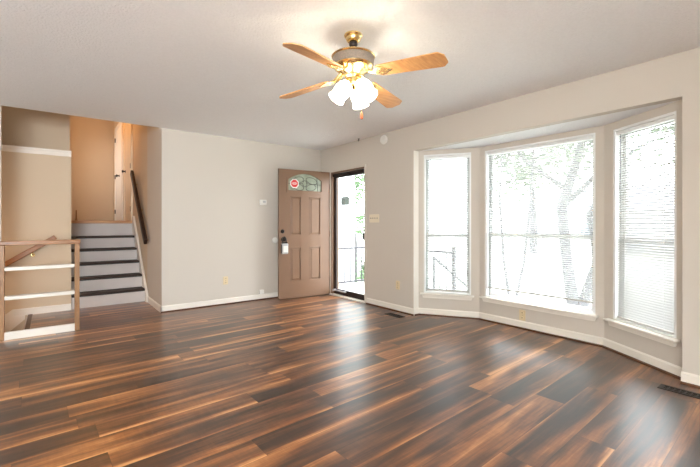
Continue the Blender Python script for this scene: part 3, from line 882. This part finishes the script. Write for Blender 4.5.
sr = thing('step_railing', 'thin grey metal handrail sloping down beside the porch steps', 'railing', (5.46, 4.55, 0))
MB().bar((0, 0, 0.57), (1.25, 0, -0.20), 0.035, 0.035).build('rail', 'iron', sr)
for x in (0.02, 1.2):
    MB().box(x - 0.018, x + 0.018, -0.018, 0.018, GZ + (0.6 if x < 0.5 else 0), 0.57 - 0.616 * x).build('post', 'iron', sr)
stp = thing('porch_steps', 'pale steps leading from the porch down to the yard', 'steps', (5.46, 4.5, GZ))
for i in range(4):
    MB().box(0.28 * i, 0.28 * (i + 1), 0.12, 1.4, 0, 0.60 - 0.17 * i).build('step', 'deck', stp)


def crown(name, m, parent, c, rad, n, size, seed):
    rnd = random.Random(seed); mb = MB()
    blobs = [(Vector((rnd.uniform(-1, 1) * rad[0] * 0.7, rnd.uniform(-1, 1) * rad[1] * 0.7, rnd.uniform(-0.8, 0.8) * rad[2])), rnd.uniform(0.25, 0.5)) for _ in range(22)]
    for i in range(n):
        bc, br = blobs[i % len(blobs)]
        v = Vector((rnd.gauss(0, 1), rnd.gauss(0, 1), rnd.gauss(0, 1))).normalized() * (br * rad[0] * rnd.uniform(0.5, 1.0))
        p = Vector(c) + bc + v
        q = Matrix.Translation(p) @ Matrix.Rotation(rnd.uniform(0, 6.28), 4, 'Z') @ Matrix.Rotation(rnd.uniform(-1.2, 1.2), 4, 'X')
        k = size * rnd.uniform(0.7, 1.3)
        vs = [mb.bm.verts.new(q @ Vector(t)) for t in ((-k, 0, 0), (0, -k * 0.45, 0.02 * k), (k, 0, 0), (0, k * 0.45, 0.02 * k))]
        mb.bm.faces.new(vs)
    return mb.build(name, m, parent)


def tree(label, x, y, stems, crown_c, crown_r, n, leafm, seed, size=0.09):
    t = thing('tree', label, 'tree', (x, y, GZ), 0, 'trees in the front yard')
    m = MB()
    for pts, rads in stems:
        m.tube(pts, rads, 10)
    m.build('trunk', 'bark', t, smooth=True)
    if n:
        crown('crown', leafm, t, crown_c, crown_r, n, size, seed)
    return t


tree('grey forked tree trunk close outside the middle bay window', 9.7, 3.86,
     [([(0, 0, -0.05), (-0.12, 0.12, 1.2), (-0.2, 0.2, 2.4), (0.1, -0.1, 3.8), (0.3, -0.2, 5.5)], [0.15, 0.12, 0.115, 0.09, 0.05]),
      ([(0.0, -0.12, -0.05), (0.25, -0.42, 1.2), (0.16, -0.30, 2.2), (0.5, -0.75, 3.6), (0.9, -1.1, 5.4)], [0.13, 0.11, 0.11, 0.08, 0.04]),
      ([(-0.2, 0.2, 2.4), (0.3, -0.5, 3.3), (0.9, -1.3, 3.9)], [0.07, 0.05, 0.03]),
      ([(-0.1, 0.1, 2.8), (-0.6, 0.8, 3.5), (-0.9, 1.3, 4.2)], [0.06, 0.04, 0.02])],
     (0.8, -1.2, 4.5), (2.9, 2.9, 1.7), 3000, 'leaf', 3)
tree('slender young double-stemmed tree left of the forked trunk', 8.0, 4.46,
     [([(0, 0, -0.05), (-0.12, 0.13, 1.3), (-0.16, 0.2, 2.6), (-0.1, 0.15, 4.0)], [0.035, 0.03, 0.025, 0.015]),
      ([(0, 0, -0.05), (0.14, -0.2, 1.2), (0.25, -0.3, 2.6), (0.3, -0.35, 4.0)], [0.035, 0.03, 0.025, 0.015])],
     None, None, 0, 'leaf', 5)
tree('leafy green tree beyond the porch railing by the front door', 7.2, 9.0,
     [([(0, 0, -0.05), (0.1, 0.1, 1.4), (0.0, 0.2, 3.0)], [0.09, 0.07, 0.04])],
     (0.0, 0.0, 3.5), (1.6, 1.6, 1.9), 5200, 'leaf2', 21, 0.07)
tree('tall pale tree standing across the street', 26.5, 13.2,
     [([(0, 0, -0.05), (0.2, 0.1, 3.0), (0.0, 0.3, 6.5)], [0.28, 0.22, 0.1])],
     (0.0, 0.2, 6.4), (3.4, 3.4, 2.4), 1500, 'leaf', 31, 0.22)
bs = thing('shrub', 'leafy shrub with arching twigs below the porch railing', 'shrub', (6.15, 7.1, GZ))
m = MB()
for i in range(7):
    a = i * 0.9; m.tube([(0, 0, 0), (0.12 * math.cos(a), 0.12 * math.sin(a), 0.9), (0.45 * math.cos(a), 0.45 * math.sin(a), 1.5)], [0.014, 0.010, 0.005], 6)
m.build('stems', 'bark', bs)
crown('foliage', 'leaf2', bs, (0, 0, 0.85), (0.5, 0.5, 0.45), 1500, 0.05, 41)

# house across the street
hs = thing('house', 'pale low house across the street beyond the trees', 'house', (31, 8.5, GZ), 0)
MB().box(0, 7, -8, 8, 0, 2.9).build('wall', 'brickfar', hs)
MB().prism([(-0.6, 2.9), (7.6, 2.9), (3.5, 4.8)], -8.5, 8.5, 'y').build('roof', 'rooffar', hs)
for y in (-6.2, -3.2, 2.6, 5.8):
    wf = MB().box(-0.05, 0.02, y - 0.9, y + 0.9, 0.9, 2.2).build('window_frame', 'trim', hs)
    MB().box(-0.07, -0.05, y - 0.8, y + 0.8, 1.0, 2.1).build('pane', 'panefar', wf)
MB().box(-0.05, 0.02, -0.5, 0.5, 0.1, 2.15).build('entry_door', 'rooffar', hs)
